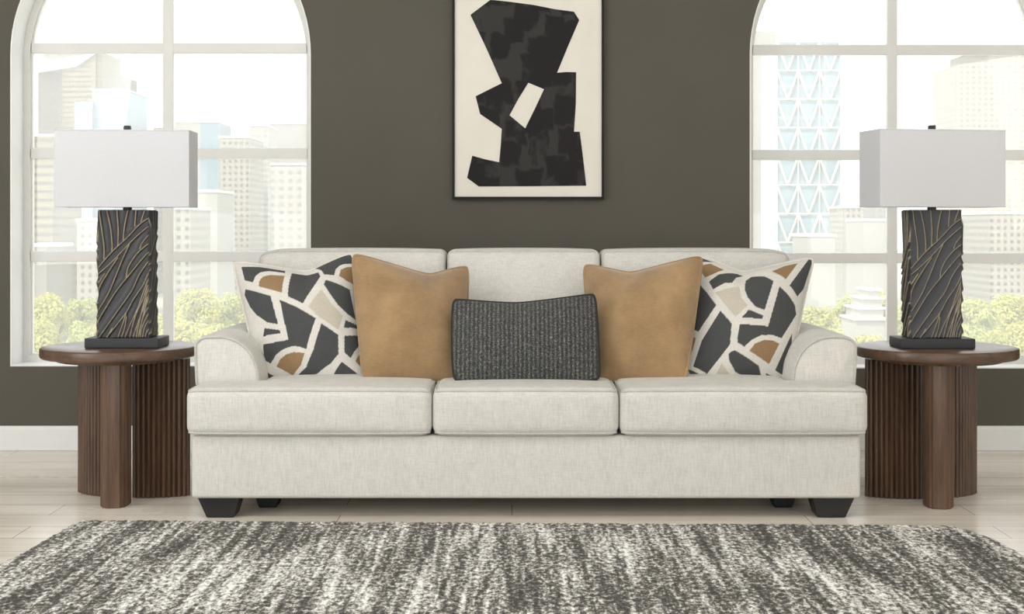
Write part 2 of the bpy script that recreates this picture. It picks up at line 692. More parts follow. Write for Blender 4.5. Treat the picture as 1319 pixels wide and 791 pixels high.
# baseboard
mb = MB()
mb.add([(X0, WALL_Y, 0.001), (X1, WALL_Y, 0.001), (X1, WALL_Y - 0.018, 0.001), (X0, WALL_Y - 0.018, 0.001),
        (X0, WALL_Y, 0.116), (X1, WALL_Y, 0.116), (X1, WALL_Y - 0.012, 0.116), (X0, WALL_Y - 0.012, 0.116),
        (X0, WALL_Y - 0.018, 0.100), (X1, WALL_Y - 0.018, 0.100)],
       [(0, 1, 2, 3), (3, 2, 9, 8), (8, 9, 6, 7), (7, 6, 5, 4), (4, 5, 1, 0), (0, 3, 8, 7, 4), (1, 5, 6, 9, 2)])
structure(mb.build('baseboard_back', M['trim']))

# windows
FY0, FY1 = 6.765, 6.805
for i, w in enumerate(WINS):
    root = empty('window_%d' % (i + 1), (w['cx'], FY0, w['sill']))
    structure(root, 'tall arched white window at the %s of the grey wall' % ('left', 'right')[i])
    # jamb liner: thin white lining of the whole reveal
    mb = MB()
    o_, n_ = opening(w, 0.0), opening(w, 0.006)
    k = len(o_)
    for a in range(k):
        b = (a + 1) % k
        q = []
        for (x, z), y in ((n_[a], WALL_Y - 0.004), (n_[b], WALL_Y - 0.004), (n_[b], FY1), (n_[a], FY1), (o_[a], WALL_Y - 0.004), (o_[b], WALL_Y - 0.004), (o_[b], FY1), (o_[a], FY1)):
            q.append((x, y, z))
        mb.add(q, [(0, 3, 2, 1), (0, 1, 5, 4), (4, 5, 6, 7), (2, 3, 7, 6)])
    mb.build('jamb_liner', M['trim'], root)
    # frame: arched ring with an inner step
    mb = MB()
    for ins0, ins1, ya, yb in ((0.006, 0.038, FY0, FY1), (0.038, 0.046, FY0 + 0.015, FY1)):
        o_, n_ = opening(w, ins0), opening(w, ins1)
        for a in range(k):
            b = (a + 1) % k
            q = [(x, y, z) for (x, z), y in ((o_[a], ya), (o_[b], ya), (n_[b], ya), (n_[a], ya), (o_[a], yb), (o_[b], yb), (n_[b], yb), (n_[a], yb))]
            mb.add(q, [(0, 3, 2, 1), (3, 7, 6, 2), (4, 5, 6, 7)])
    mb.build('window_frame', M['frame'], root)
    low = -0.008 * i
    def bar(lo, hi, name):
        b = MB().rbox(lo, hi, 0.004, (1, 1, 1))
        return b.build(name, M['frame'], root, True, angle=30)
    bar((w['cx'] - 0.026 - 0.004 * (1 - i), FY0 + 0.002, w['sill'] + 0.04), (w['cx'] + 0.024 - 0.004 * (1 - i), FY1 - 0.002, SPRING + w['r'] - 0.04), 'mullion')
    for zc in (1.9225, 1.413, 0.913):
        z = zc + low
        half = w['r'] - 0.04 if z < SPRING else math.sqrt((w['r'] - 0.04) ** 2 - (z + 0.025 - SPRING) ** 2)
        bar((w['cx'] - half, FY0 + 0.003, z - 0.025), (w['cx'] + half, FY1 - 0.003, z + 0.025), 'muntin')
    # glass pane
    mb = MB()
    g = opening(w, 0.042)
    n = len(g)
    mb.add([(x, FY0 + 0.018, z) for x, z in g] + [(x, FY0 + 0.022, z) for x, z in g],
           [tuple(range(n - 1, -1, -1)), tuple(range(n, 2 * n))] + [(a, (a + 1) % n, n + (a + 1) % n, n + a) for a in range(n)])
    mb.build('glass_pane', M['glass'], root)

# ------------------------------------------------------------------ sofa
SX = 0.051                                   # middle of the sofa
SOFA = empty('sofa', (SX, 5.55, 0))
tag(SOFA, 'three seat oatmeal linen sofa with piped cushions standing behind the rug', 'sofa')


def bulge(lo, hi, amt_y=0.0, amt_z=0.0, amt_x=0.0):
    c = [(a + b) / 2 for a, b in zip(lo, hi)]
    h = [(b - a) / 2 for a, b in zip(lo, hi)]

    def fn(p):
        u = [(p[k] - c[k]) / h[k] for k in range(3)]
        q = p.copy()
        f = lambda t: max(0.0, 1 - t * t) ** 0.6
        if amt_y:
            q[1] += amt_y * u[1] * f(u[0]) * f(u[2])
        if amt_z:
            q[2] += amt_z * u[2] * f(u[0]) * f(u[1])
        if amt_x:
            q[0] += amt_x * u[0] * f(u[1]) * f(u[2])
        return q
    return fn


BASE_LO, BASE_HI = (SX - 1.213, 5.062, 0.074), (SX + 1.213, 6.02, 0.303)
mb = MB().rbox(BASE_LO, BASE_HI, 0.014, (24, 8, 4), bulge(BASE_LO, BASE_HI, 0.004))
mb.build('base', M['linen'], SOFA, True, angle=60)

# arms: the front outline swept backwards, rounded over at the front edge
ARM_OUT = [(252, 500), (251, 470), (251, 446), (252.5, 440), (257, 435.5), (265, 433), (277, 432.3), (290, 433), (302, 436.5), (313, 443), (322, 452), (328, 463), (332.5, 476), (335, 500)]
AY0, AY1 = 5.25, 5.99
left_prof = [((x - 676.9) * AY0 / F, HC + (HZ - y) * AY0 / F) for x, y in ARM_OUT]


def smooth_open(pts, n=4):
    out = []
    P = [np.array(p) for p in pts]
    for i in range(len(P) - 1):
        p0, p1, p2, p3 = P[max(i - 1, 0)], P[i], P[i + 1], P[min(i + 2, len(P) - 1)]
        for k in range(n):
            t = k / n
            out.append(0.5 * ((2 * p1) + (p2 - p0) * t + (2 * p0 - 5 * p1 + 4 * p2 - p3) * t * t + (3 * p1 - p0 - 3 * p2 + p3) * t ** 3))
    out.append(P[-1])
    return out


for side in (-1, 1):
    prof = [np.array((p[0] if side < 0 else -p[0], p[1])) for p in smooth_open(left_prof)]
    prof = [np.array((prof[0][0], 0.30))] + prof[1:-1] + [np.array((prof[-1][0], 0.30))]
    cen = np.array((sum(p[0] for p in prof) / len(prof), 0.42))
    rings = []
    for y, sh in ((AY0, 0.014), (AY0 + 0.003, 0.006), (AY0 + 0.008, 0.002), (AY0 + 0.016, 0.0), (5.45, -0.002), (5.7, -0.002), (AY1 - 0.02, 0.0), (AY1, 0.02)):
        ring = []
        for p in prof:
            d = cen - p
            q = p + d / (np.linalg.norm(d) + 1e-9) * sh
            ring.append((SX + q[0], y, max(q[1], 0.30)))
        rings.append(ring)
    n = len(prof)
    vs = [p for r_ in rings for p in r_]
    fs = []
    for j in range(len(rings) - 1):
        for k in range(n):
            a, b = j * n + k, j * n + (k + 1) % n
            fs.append((a, a + n, b + n, b) if side < 0 else (a, b, b + n, a + n))
    # front panel: a slightly domed fan
    fc = len(vs)
    vs.append((SX + cen[0], AY0 - 0.006, cen[1]))
    for k in range(n):
        fs.append((fc, k, (k + 1) % n) if side < 0 else (fc, (k + 1) % n, k))
    m = (len(rings) - 1) * n
    fs.append(tuple(range(m, m + n)))
    arm = MB().add(vs, fs).build('arm', M['linen'], SOFA, True, angle=70)
    MB().tube([(x, AY0 + 0.001, z) for x, y, z in rings[1]][1:-1], 0.0055, 6).build('piping', M['linen_pipe'], arm, True)

# back frame behind the cushions, narrowing upwards
lo, hi = (SX - 1.19, 5.86, 0.30), (SX + 1.19, 6.06, 0.93)


def frame_fn(p):
    q = p.copy()
    t = max(0, (p[2] - 0.55) / 0.38)
    q[0] = SX + (p[0] - SX) * (1 - 0.055 * t)
    q[1] += 0.05 * (p[2] - 0.3) / 0.6
    return q


MB().rbox(lo, hi, 0.04, (16, 2, 6), frame_fn).build('back_frame', M['linen'], SOFA, True, angle=60)

# seat cushions; the outer two wrap round in front of the arms
SC = [(-1.229, -0.341), (-0.337, 0.334), (0.338, 1.236)]
for i, (a, b) in enumerate(SC):
    lo, hi = (SX + a, 5.036, 0.305), (SX + b, 5.72, 0.474)
    bl = bulge(lo, hi, 0.010, 0.016, 0.006 if i == 1 else 0.0)
    inner = SX + (-1.0, 0, 1.0)[i]

    def fn(p, bl=bl, i=i, lo=lo, hi=hi, inner=inner):
        q = bl(p)
        if i != 1:
            t = min(max((p[1] - 5.215) / 0.03, 0), 1)
            t = t * t * (3 - 2 * t)
            x0, x1 = (lo[0], hi[0])
            if i == 0:
                nx0 = x0 + (inner - x0) * t
                q[0] = x1 - (x1 - q[0]) * (x1 - nx0) / (x1 - x0)
            else:
                nx1 = x1 + (inner - x1) * t
                q[0] = x0 + (q[0] - x0) * (nx1 - x0) / (x1 - x0)
        return q
    v, f, rim = rounded_box(lo, hi, 0.033, (16, 34, 5), fn)
    cu = MB().add(v, f).build('seat_cushion', M['linen'], SOFA, True, angle=60)
    MB().tube(rim(2, 1), 0.0050, 6, True).tube(rim(2, -1), 0.0050, 6, True).build('piping', M['linen_pipe'], cu, True)

# back cushions, leaning back
BC = [(-1.100, -0.325), (-0.320, 0.313), (0.318, 1.100)]
for i, (a, b) in enumerate(BC):
    lo, hi = (SX + a, 5.655, 0.47), (SX + b, 5.86, 0.962)
    bl = bulge(lo, hi, 0.035, 0.008, 0.0)

    def fn(p, bl=bl, i=i, lo=lo, hi=hi):
        q = bl(p)
        t = (p[2] - 0.47) / 0.5
        q[1] += 0.115 * t
        # the outer top corners fall away a little
        if i == 0:
            e = max(0, 1 - (p[0] - lo[0]) / 0.10)
        elif i == 2:
            e = max(0, 1 - (hi[0] - p[0]) / 0.10)
        else:
            e = 0
        q[2] -= 0.018 * e * e * max(0, t)
        if i != 1 and t < 0.36:      # notched over the arm
            k = min(1, (0.36 - t) / 0.04)
            edge = 0.10 * k
            c = SX + (a_in[i])
            if i == 0:
                q[0] = hi[0] - (hi[0] - q[0]) * (hi[0] - lo[0] - edge) / (hi[0] - lo[0])
            else:
                q[0] = lo[0] + (q[0] - lo[0]) * (hi[0] - lo[0] - edge) / (hi[0] - lo[0])
        return q
    a_in = (0, 0, 0)
    v, f, rim = rounded_box(lo, hi, 0.03, (16, 3, 16), fn)
    cu = MB().add(v, f).build('back_cushion', M['linen'], SOFA, True, angle=60)
    MB().tube(rim(1, -1), 0.004, 6, True).tube(rim(1, 1), 0.004, 6, True).build('piping', M['linen_pipe'], cu, True)

# feet
for xa, xb, ya, h in ((-1.193, -1.041, 5.07, 0.0), (1.040, 1.193, 5.07, 0.0), (-1.025, -0.925, 5.25, 0.0), (0.925, 1.025, 5.25, 0.0), (-1.193, -1.041, 5.86, 0), (1.040, 1.193, 5.86, 0)):
    w_ = xb - xa
    t_ = [(SX + xa, ya), (SX + xb, ya), (SX + xb, ya + 0.13), (SX + xa, ya + 0.13)]
    b_ = [(SX + xa + 0.2 * w_, ya + 0.012), (SX + xb - 0.14 * w_, ya + 0.012), (SX + xb - 0.14 * w_, ya + 0.11), (SX + xa + 0.2 * w_, ya + 0.11)]
    if xa > 0:
        b_ = [(SX + xa + 0.14 * w_, ya + 0.012), (SX + xb - 0.2 * w_, ya + 0.012), (SX + xb - 0.2 * w_, ya + 0.11), (SX + xa + 0.14 * w_, ya + 0.11)]
    mb = MB().prism(b_, 0.001, 0.076, t_)
    o = mb.build('leg', M['foot'], SOFA)
    bv = o.modifiers.new('edge', 'BEVEL')
    bv.width = 0.004
    bv.segments = 2

# ------------------------------------------------------------------ throw pillows
LEFT_PRINT_PATCHES = [
 ('d', [(-0.859,0.891),(-0.536,0.914),(-0.132,0.881),(-0.125,0.809),(-0.387,0.827),(-0.536,0.782),(-0.638,0.682),(-0.698,0.567),(-0.839,0.621)]),
 ('t', [(-0.603,0.479),(-0.579,0.585),(-0.499,0.677),(-0.38,0.724),(-0.132,0.729),(-0.204,0.318)]),
 ('d', [(-0.015,0.839),(0.146,0.839),(0.427,0.778),(0.46,0.649),(0.132,0.095),(-0.11,0.24)]),
 ('d', [(0.339,0.986),(0.643,0.992),(0.999,1.0),(0.98,0.801),(0.866,0.814),(0.782,0.809),(0.709,0.739),(0.682,0.626),(0.524,0.677),(0.473,0.809)]),
 ('t', [(0.759,0.603),(0.792,0.719),(0.891,0.754),(1.0,0.754),(0.995,0.44),(0.877,0.505)]),
 ('d', [(0.543,0.555),(0.904,0.359),(0.952,-0.117),(0.831,-0.044),(0.703,0.081),(0.609,0.24),(0.505,0.46)]),
 ('b', [(0.46,0.366),(0.597,0.103),(0.764,-0.088),(0.66,-0.311),(0.339,-0.103),(0.212,0.037)]),
 ('d', [(-0.862,0.466),(-0.414,0.269),(-0.373,-0.212),(-0.567,-0.161),(-0.744,-0.015),(-0.847,0.154),(-0.908,0.373)]),
 ('d', [(-0.262,0.183),(0.0,0.044),(0.311,-0.146),(0.051,-0.609),(-0.066,-0.567),(-0.197,-0.555),(-0.373,-0.591),(-0.53,-0.655),(-0.687,-0.778),(-0.801,-0.714),(-0.749,-0.486),(-0.24,-0.46)]),
 ('d', [(-0.649,-0.24),(-0.359,-0.304),(-0.366,-0.352),(-0.709,-0.359)]),
 ('d', [(0.393,-0.226),(0.649,-0.387),(0.603,-0.677),(0.44,-0.805),(0.139,-0.942),(-0.146,-0.975),(-0.29,-0.986),(-0.022,-0.851),(0.183,-0.609)]),
 ('t', [(-0.591,-0.827),(-0.486,-0.734),(-0.346,-0.666),(-0.19,-0.643),(0.007,-0.66),(-0.11,-0.822),(-0.325,-0.957)]),
 ('d', [(-0.901,-0.835),(-0.739,-0.931),(-0.573,-1.0),(-0.982,-1.0)]),
 ('d', [(0.796,-0.146),(0.959,-0.197),(0.967,-0.247),(0.754,-0.269)]),
 ('d', [(0.749,-0.393),(1.0,-0.352),(0.997,-0.479),(0.888,-0.603),(0.805,-0.719),(0.709,-0.643)]),
 ('d', [(0.638,-0.778),(0.884,-0.937),(0.859,-0.982),(0.407,-0.98)]),
 ('t', [(0.877,-0.759),(0.94,-0.66),(1.0,-0.597),(1.0,-0.877)]),
]
RIGHT_PRINT_PATCHES = [
 ('d', [(-0.998,1.0),(-0.926,0.971),(-0.724,0.94),(-0.934,0.888)]),
 ('t', [(-0.914,0.831),(-0.768,0.888),(-0.543,0.818),(-0.724,0.677),(-0.847,0.603),(-0.937,0.734)]),
 ('d', [(-0.787,0.518),(-0.649,0.671),(-0.473,0.759),(-0.304,0.831),(-0.197,0.814),(-0.325,0.703),(-0.407,0.524),(-0.524,0.511),(-0.709,0.373)]),
 ('b', [(-0.671,0.311),(-0.46,0.4),(-0.283,0.466),(-0.226,0.197),(-0.103,0.051),(-0.283,-0.125),(-0.46,0.044)]),
 ('d', [(-0.168,0.632),(-0.073,0.734),(0.132,0.687),(0.311,0.549),(0.219,-0.015),(0.029,0.037),(-0.117,0.197),(-0.183,0.38)]),
 ('t', [(0.269,0.801),(0.499,0.895),(0.719,0.917),(0.536,0.579)]),
 ('d', [(0.92,0.999),(1.0,1.0),(0.92,0.434),(0.818,0.283),(0.621,0.46)]),
 ('d', [(0.434,0.434),(0.632,0.276),(0.796,0.139),(0.874,-0.007),(0.649,-0.42),(0.46,-0.387),(0.247,-0.4),(0.066,-0.479),(-0.037,-0.579),(-0.183,-0.511),(-0.197,-0.24),(0.339,-0.262)]),
 ('d', [(-0.073,-0.015),(0.212,-0.103),(0.204,-0.154),(-0.175,-0.139)]),
 ('d', [(-0.917,0.479),(-0.632,0.088),(-0.87,-0.304),(-1.0,-0.212),(-0.988,0.11)]),
 ('d', [(-0.555,-0.015),(-0.332,-0.226),(-0.304,-0.543),(-0.44,-0.729),(-0.609,-0.942),(-0.884,-0.831),(-0.796,-0.447)]),
 ('t', [(-1.0,-0.325),(-0.898,-0.4),(-0.931,-0.585),(-0.996,-0.719),(-1.0,-0.677)]),
 ('t', [(0.073,-0.638),(0.146,-0.53),(0.304,-0.473),(0.479,-0.466),(0.626,-0.505),(0.505,-0.809)]),
 ('d', [(-0.247,-0.638),(-0.183,-0.632),(0.311,-0.839),(0.434,-0.992),(0.146,-0.992),(-0.095,-0.923),(-0.254,-0.782),(-0.297,-0.682)]),
 ('d', [(0.855,-0.311),(0.929,-0.649),(0.982,-1.0),(0.655,-0.888),(0.739,-0.626)]),
 ('d', [(0.486,-0.929),(0.739,-0.994),(0.536,-0.995)]),
 ('d', [(-0.986,-0.855),(-0.698,-0.963),(-0.632,-0.994),(-0.884,-0.999)]),
 ('b', [(-0.387,-0.805),(-0.262,-0.901),(-0.146,-0.98),(-0.447,-0.969)]),
]



def in_poly(px, py, poly):
    ins = np.zeros(px.shape, bool)
    n = len(poly)
    for i in range(n):
        x0, y0 = poly[i]
        x1, y1 = poly[(i + 1) % n]
        c = (y0 > py) != (y1 > py)
        with np.errstate(divide='ignore', invalid='ignore'):
            xi = x0 + (py - y0) / (y1 - y0 if y1 != y0 else 1e-9) * (x1 - x0)
        ins ^= c & (px < xi)
    return ins


TONES = {'d': rgb(76, 77, 77), 't': rgb(150, 122, 90), 'b': rgb(196, 188, 172), 'c': rgb(218, 214, 206)}


def make_pillow(key, name, mat, pipe, label, patches=None, group=None, n=60):
    spec = PILLOWS[key]
    a, b, fr, bk = pillow_surface(spec, n)
    bot = (np.array(spec['corners'][0]) + np.array(spec['corners'][1])) / 2
    root = empty(name, tuple(bot))
    tag(root, label, 'pillow', group)
    N = n * n
    idx = np.arange(N).reshape(n, n)
    vs = list(fr.reshape(-1, 3))
    fs = []
    for j in range(n - 1):
        for i in range(n - 1):
            fs.append((idx[j, i], idx[j, i + 1], idx[j + 1, i + 1], idx[j + 1, i]))
    # back sheet shares the outline with the front sheet
    bid = idx.copy()
    cnt = N
    back_pts = []
    for j in range(1, n - 1):
        for i in range(1, n - 1):
            bid[j, i] = cnt
            back_pts.append(bk[j, i])
            cnt += 1
    vs += back_pts
    for j in range(n - 1):
        for i in range(n - 1):
            fs.append((bid[j, i], bid[j + 1, i], bid[j + 1, i + 1], bid[j, i + 1]))
    o = MB().add(vs, [tuple(int(q) for q in f) for f in fs]).build('cover', mat, root, True, angle=0)
    if patches:
        c = np.zeros((len(vs), 4), np.float32)
        c[:] = TONES['c']
        fa, fb = a.reshape(-1), b.reshape(-1)
        for t, poly in patches:
            c[:N][in_poly(fa, fb, poly)] = TONES[t]
        at_ = o.data.color_attributes.new('print', 'FLOAT_COLOR', 'POINT')
        at_.data.foreach_set('color', c.reshape(-1))
    step = max(1, n // 50)
    loop = [fr[0, i] for i in range(0, n - 1, step)] + [fr[j, n - 1] for j in range(0, n - 1, step)]
    loop += [fr[n - 1, i] for i in range(n - 1, 0, -step)] + [fr[j, 0] for j in range(n - 1, 0, -step)]
    MB().tube(loop, 0.0072 if mat is M['velvet'] else 0.0058, 6, True).build('piping', pipe, root, True)
    return root


make_pillow('left_print', 'throw_pillow', M['print'], M['print_pipe'], 'geometric patterned cream and charcoal pillow against the left sofa arm', LEFT_PRINT_PATCHES, 'patterned throw pillows', 230)
make_pillow('right_print', 'throw_pillow', M['print'], M['print_pipe'], 'geometric patterned cream and charcoal pillow against the right sofa arm', RIGHT_PRINT_PATCHES, 'patterned throw pillows', 230)
make_pillow('left_tan', 'throw_pillow', M['velvet'], M['velvet'], 'plain tan velvet pillow left of the tweed lumbar pillow', None, 'tan throw pillows', 90)
make_pillow('right_tan', 'throw_pillow', M['velvet'], M['velvet'], 'plain tan velvet pillow right of the tweed lumbar pillow', None, 'tan throw pillows', 90)
make_pillow('lumbar', 'lumbar_pillow', M['tweed'], M['tweed_pipe'], 'charcoal tweed lumbar pillow in the middle of the sofa seat', None, None, 90)

# ------------------------------------------------------------------ side tables
TR_ = 0.302


def fluted_leg(r0, r1, ang):
    """Plan outline of a radial lens-shaped leg with reeded long sides."""
    L = r1 - r0
    reeds = 10
    half = lambda s: 0.029 + 0.022 * (1 - (2 * s - 1) ** 2)
    pts = [(r0 + 0.004, -half(0)), ]
    e = 0.05
    side = []
    for k in range(reeds):
        for j in range(7):
            t = j / 6
            s = e + (1 - 2 * e) * (k + t) / reeds
            bump = 0.0105 * math.sin(math.pi * t) ** 0.8
            side.append((s, bump))
    lower = [(r0, half(0) - 0.006), (r0 + 0.006, half(0))]
    up = [(r0 + L * s, half(s) - 0.005 + h) for s, h in side]
    end = [(r1 - 0.006, half(1)), (r1, half(1) - 0.006)]
    top = lower + up + end                        # +y side, inner to outer
    pts = [(x, -y) for x, y in top] + [(x, y) for x, y in reversed(top)]
    c, s_ = math.cos(ang), math.sin(ang)
    return [(x * c - y * s_, x * s_ + y * c) for x, y in pts]


def make_table(name, loc, angles, label, R_=TR_, H=0.592):
    root = empty(name, loc)
    tag(root, label, 'side table', 'round fluted side tables')
    x, y, _ = loc
    t = 0.040
    prof = [(R_ - 0.006, H - t), (R_ - 0.001, H - t + 0.004), (R_, H - t + 0.009), (R_, H - 0.006), (R_ - 0.002, H - 0.002), (R_ - 0.006, H)]
    MB().lathe(prof, x, y, 96).build('table_top', M['dark_wood_top'], root, True, angle=50)
    MB().lathe([(R_ - 0.062, H - t - 0.014), (R_ - 0.06, H - t - 0.012), (R_ - 0.06, H - t + 0.0005)], x, y, 96).build('apron_disc', M['dark_wood'], root, True, angle=50)
    for a, r0, r1 in angles:
        pts = [(x + u, y + v) for u, v in fluted_leg(r0, r1, R(a))]
        MB().prism(pts, 0.001, H - t - 0.0135).build('leg', M['dark_wood'], root, True, angle=35)
    return root


LT = (-1.537, 5.47, 0)
RT = (1.655, 5.45, 0)
make_table('side_table', LT, [(-80, 0.03, 0.225), (13, 0.05, 0.27), (141, 0.04, 0.235)], 'round walnut side table with fluted legs left of the sofa', 0.298)
make_table('side_table', RT, [(-104, 0.03, 0.225), (167, 0.05, 0.27), (39, 0.04, 0.232)], 'round walnut side table with fluted legs right of the sofa', 0.306)

# ------------------------------------------------------------------ table lamps
RIDGES = [[(72, 62), (85, 150), (98, 240), (97, 300)], [(112, 62), (132, 150), (140, 230), (138, 258)], [(165, 62), (172, 150), (170, 238)],
          [(222, 62), (205, 140), (198, 210)], [(265, 62), (258, 142)], [(310, 62), (290, 118)],
          [(330, 100), (280, 135), (215, 200), (140, 265), (63, 348)], [(330, 140), (280, 180), (230, 225), (165, 290), (110, 340), (63, 378)],
          [(230, 230), (200, 290), (165, 370), (120, 470), (66, 555)], [(170, 295), (110, 380), (70, 450), (63, 505)],
          [(330, 182), (295, 225), (285, 250)], [(330, 225), (270, 275), (225, 340), (213, 395)],
          [(330, 265), (280, 320), (215, 395), (160, 460), (100, 550), (63, 610)], [(330, 310), (280, 380), (240, 460), (180, 540), (120, 620), (68, 690)],
          [(330, 365), (300, 430), (250, 500), (215, 560), (150, 640), (105, 690)], [(330, 395), (300, 470), (270, 550), (235, 620), (205, 690)],
          [(215, 560), (195, 620), (168, 690)], [(330, 470), (305, 540), (272, 620), (248, 690)], [(330, 535), (300, 590), (275, 690)],
          [(330, 600), (308, 640), (298, 690)], [(63, 425), (100, 372)], [(325, 430), (300, 500), (262, 580), (230, 690)], [(325, 500), (312, 545), (300, 590)]]
RIDGES += [[(330, 440), (308, 510), (286, 590), (264, 690)], [(215, 585), (205, 640), (186, 690)], [(330, 565), (306, 612), (290, 655), (287, 690)], [(330, 485), (318, 525), (305, 560)], [(330, 640), (318, 665), (312, 690)], [(140, 640), (110, 690)]]
RIDGES = [[((x - 65) / 263.0, (688 - y) / 628.0) for x, y in r_] for r_ in RIDGES]
BW, BD, BH = 0.194, 0.110, 0.494


def relief_height(U, V, wide, shift=0.0):
    """Carved face: each ridge rises to a crest, steeper on its lower right side."""
    H = np.zeros_like(U)
    C = np.zeros_like(U)
    for rd in RIDGES:
        p = smooth_open([((x + shift) * wide, z * BH) for x, z in rd], 6)
        best = np.full(U.shape, 9.0)
        sgn = np.zeros(U.shape)
        for q0, q1 in zip(p[:-1], p[1:]):
            d = q1 - q0
            l2 = float(d @ d) + 1e-12
            t = np.clip(((U - q0[0]) * d[0] + (V - q0[1]) * d[1]) / l2, 0, 1)
            ex, ey = U - (q0[0] + t * d[0]), V - (q0[1] + t * d[1])
            dist = np.hypot(ex, ey)
            m = dist < best
            best = np.where(m, dist, best)
            sgn = np.where(m, np.sign(d[0] * ey - d[1] * ex), sgn)
        w = np.where(sgn > 0, 0.0055, 0.0240)
        H = np.maximum(H, np.clip(1 - best / w, 0, 1) ** np.where(sgn > 0, 1.2, 1.7))
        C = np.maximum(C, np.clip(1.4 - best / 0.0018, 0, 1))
    return H, C


def relief_block(root, name, x, y, z0, w, d, h):
    vs, fs, cr = [], [], []

    def face(o, ux, nrm, width, nu, nv, shift, flip):
        u = np.linspace(0, width, nu)
        v = np.linspace(0, h, nv)
        U, V = np.meshgrid(u, v)
        if flip:
            Hh, C = relief_height(width - U, V, BW, shift)
        else:
            Hh, C = relief_height(U, V, BW, shift)
        edge = np.minimum(1, np.minimum(np.minimum(U, width - U), np.minimum(V, h - V)) / 0.004)
        dpt = Hh * 0.0105 * edge
        b = len(vs)
        for j in range(nv):
            for i in range(nu):
                p = np.array(o) + np.array(ux) * U[j, i] + np.array((0, 0, 1)) * V[j, i] + np.array(nrm) * dpt[j, i]
                vs.append(tuple(p))
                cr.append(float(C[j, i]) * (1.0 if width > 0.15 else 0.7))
        for j in range(nv - 1):
            for i in range(nu - 1):
                q = b + j * nu + i
                fs.append((q, q + 1, q + nu + 1, q + nu))
    face((x - w / 2, y - d / 2, z0), (1, 0, 0), (0, -1, 0), w, 130, 260, 0, False)
    face((x + w / 2, y - d / 2, z0), (0, 1, 0), (1, 0, 0), d, 70, 200, -0.22, False)
    face((x + w / 2, y + d / 2, z0), (-1, 0, 0), (0, 1, 0), w, 60, 130, 0, True)
    face((x - w / 2, y + d / 2, z0), (0, -1, 0), (-1, 0, 0), d, 70, 200, 0.05, False)
    b = len(vs)
    for zz in (z0, z0 + h):
        vs.extend([(x - w / 2, y - d / 2, zz), (x + w / 2, y - d / 2, zz), (x + w / 2, y + d / 2, zz), (x - w / 2, y + d / 2, zz)])
    cr.extend([0.0] * 8)
    fs.extend([(b + 3, b + 2, b + 1, b), (b + 4, b + 5, b + 6, b + 7)])
    o = MB().add(vs, fs).build(name, M['relief'], root, True, angle=0)
    at_ = o.data.attributes.new('crest', 'FLOAT', 'POINT')
    at_.data.foreach_set('value', cr)
    return o


def make_lamp():
    """Built at the origin: plinth, carved block, neck, shade with frame, finial."""
    root = empty('table_lamp', (0, 0, 0))
    MB().rbox((-0.143, -0.083, 0), (0.143, 0.083, 0.038), 0.004, (2, 2, 1)).build('plinth', M['plinth'], root, True, angle=40)
    relief_block(root, 'carved_block', 0, 0, 0.0375, BW, BD, BH)
    z = 0.0375 + BH
    MB().lathe([(0.017, z - 0.001), (0.017, z + 0.010), (0.012, z + 0.012), (0.012, z + 0.05)], 0, 0, 24).build('neck', M['black_metal'], root, True, angle=40)
    zb, zt = z + 0.012, z + 0.012 + 0.292
    wx, wy = 0.254, 0.098
    sh = empty('lamp_shade', (0, 0, 0))
    sh.parent = root
    mb = MB()
    t = 0.003
    o_ = [(-wx, -wy), (wx, -wy), (wx, wy), (-wx, wy)]
    i_ = [(-wx + t, -wy + t), (wx - t, -wy + t), (wx - t, wy - t), (-wx + t, wy - t)]
    vs = [(a, b, zb) for a, b in o_] + [(a, b, zt) for a, b in o_] + [(a, b, zb) for a, b in i_] + [(a, b, zt) for a, b in i_]
    fs = []
    for k in range(4):
        j = (k + 1) % 4
        fs += [(k, j, 4 + j, 4 + k), (8 + j, 8 + k, 12 + k, 12 + j), (k, 8 + k, 8 + j, j), (4 + k, 4 + j, 12 + j, 12 + k)]
    mb.add(vs, fs).build('shade_panel', M['shade'], sh)
    for zz in (zb, zt):
        MB().tube([(a, b, zz) for a, b in o_], 0.0022, 6, True).build('edge_trim', M['shade'], sh)
        sp = MB()
    sp.tube([(0, 0, zb + 0.02), (0, 0, zt + 0.004)], 0.004, 8)
    sp.tube([(-wx + 0.004, 0, zt - 0.012), (wx - 0.004, 0, zt - 0.012)], 0.002, 6)
    sp.tube([(0, -wy + 0.004, zt - 0.012), (0, wy - 0.004, zt - 0.012)], 0.002, 6)
    sp.build('spider', M['black_metal'], sh, True)
    MB().rbox((-0.0125, -0.0125, zt + 0.002), (0.0125, 0.0125, zt + 0.024), 0.003, (1, 1, 1)).build('finial', M['black_metal'], root, True)
    return root


lamp_a = make_lamp()
lamp_b = copy_tree(lamp_a)
for o, (x, y), rz, lab in ((lamp_a, (-1.497, 5.44), R(0.0), 'black carved block lamp with white rectangular shade on the left side table'),
                           (lamp_b, (1.628, 5.42), R(0.0), 'black carved block lamp with white rectangular shade on the right side table')):
    o.location = (x, y, 0.5925)
    o.rotation_euler = (0, 0, rz)
    tag(o, lab, 'table lamp', 'pair of carved table lamps')
    for ch in o.children:
        if ch.name.startswith('lamp_shade'):
            ch.rotation_euler = (0, 0, R(3.0) if o is lamp_a else R(9.0))    # the shades sit slightly turned

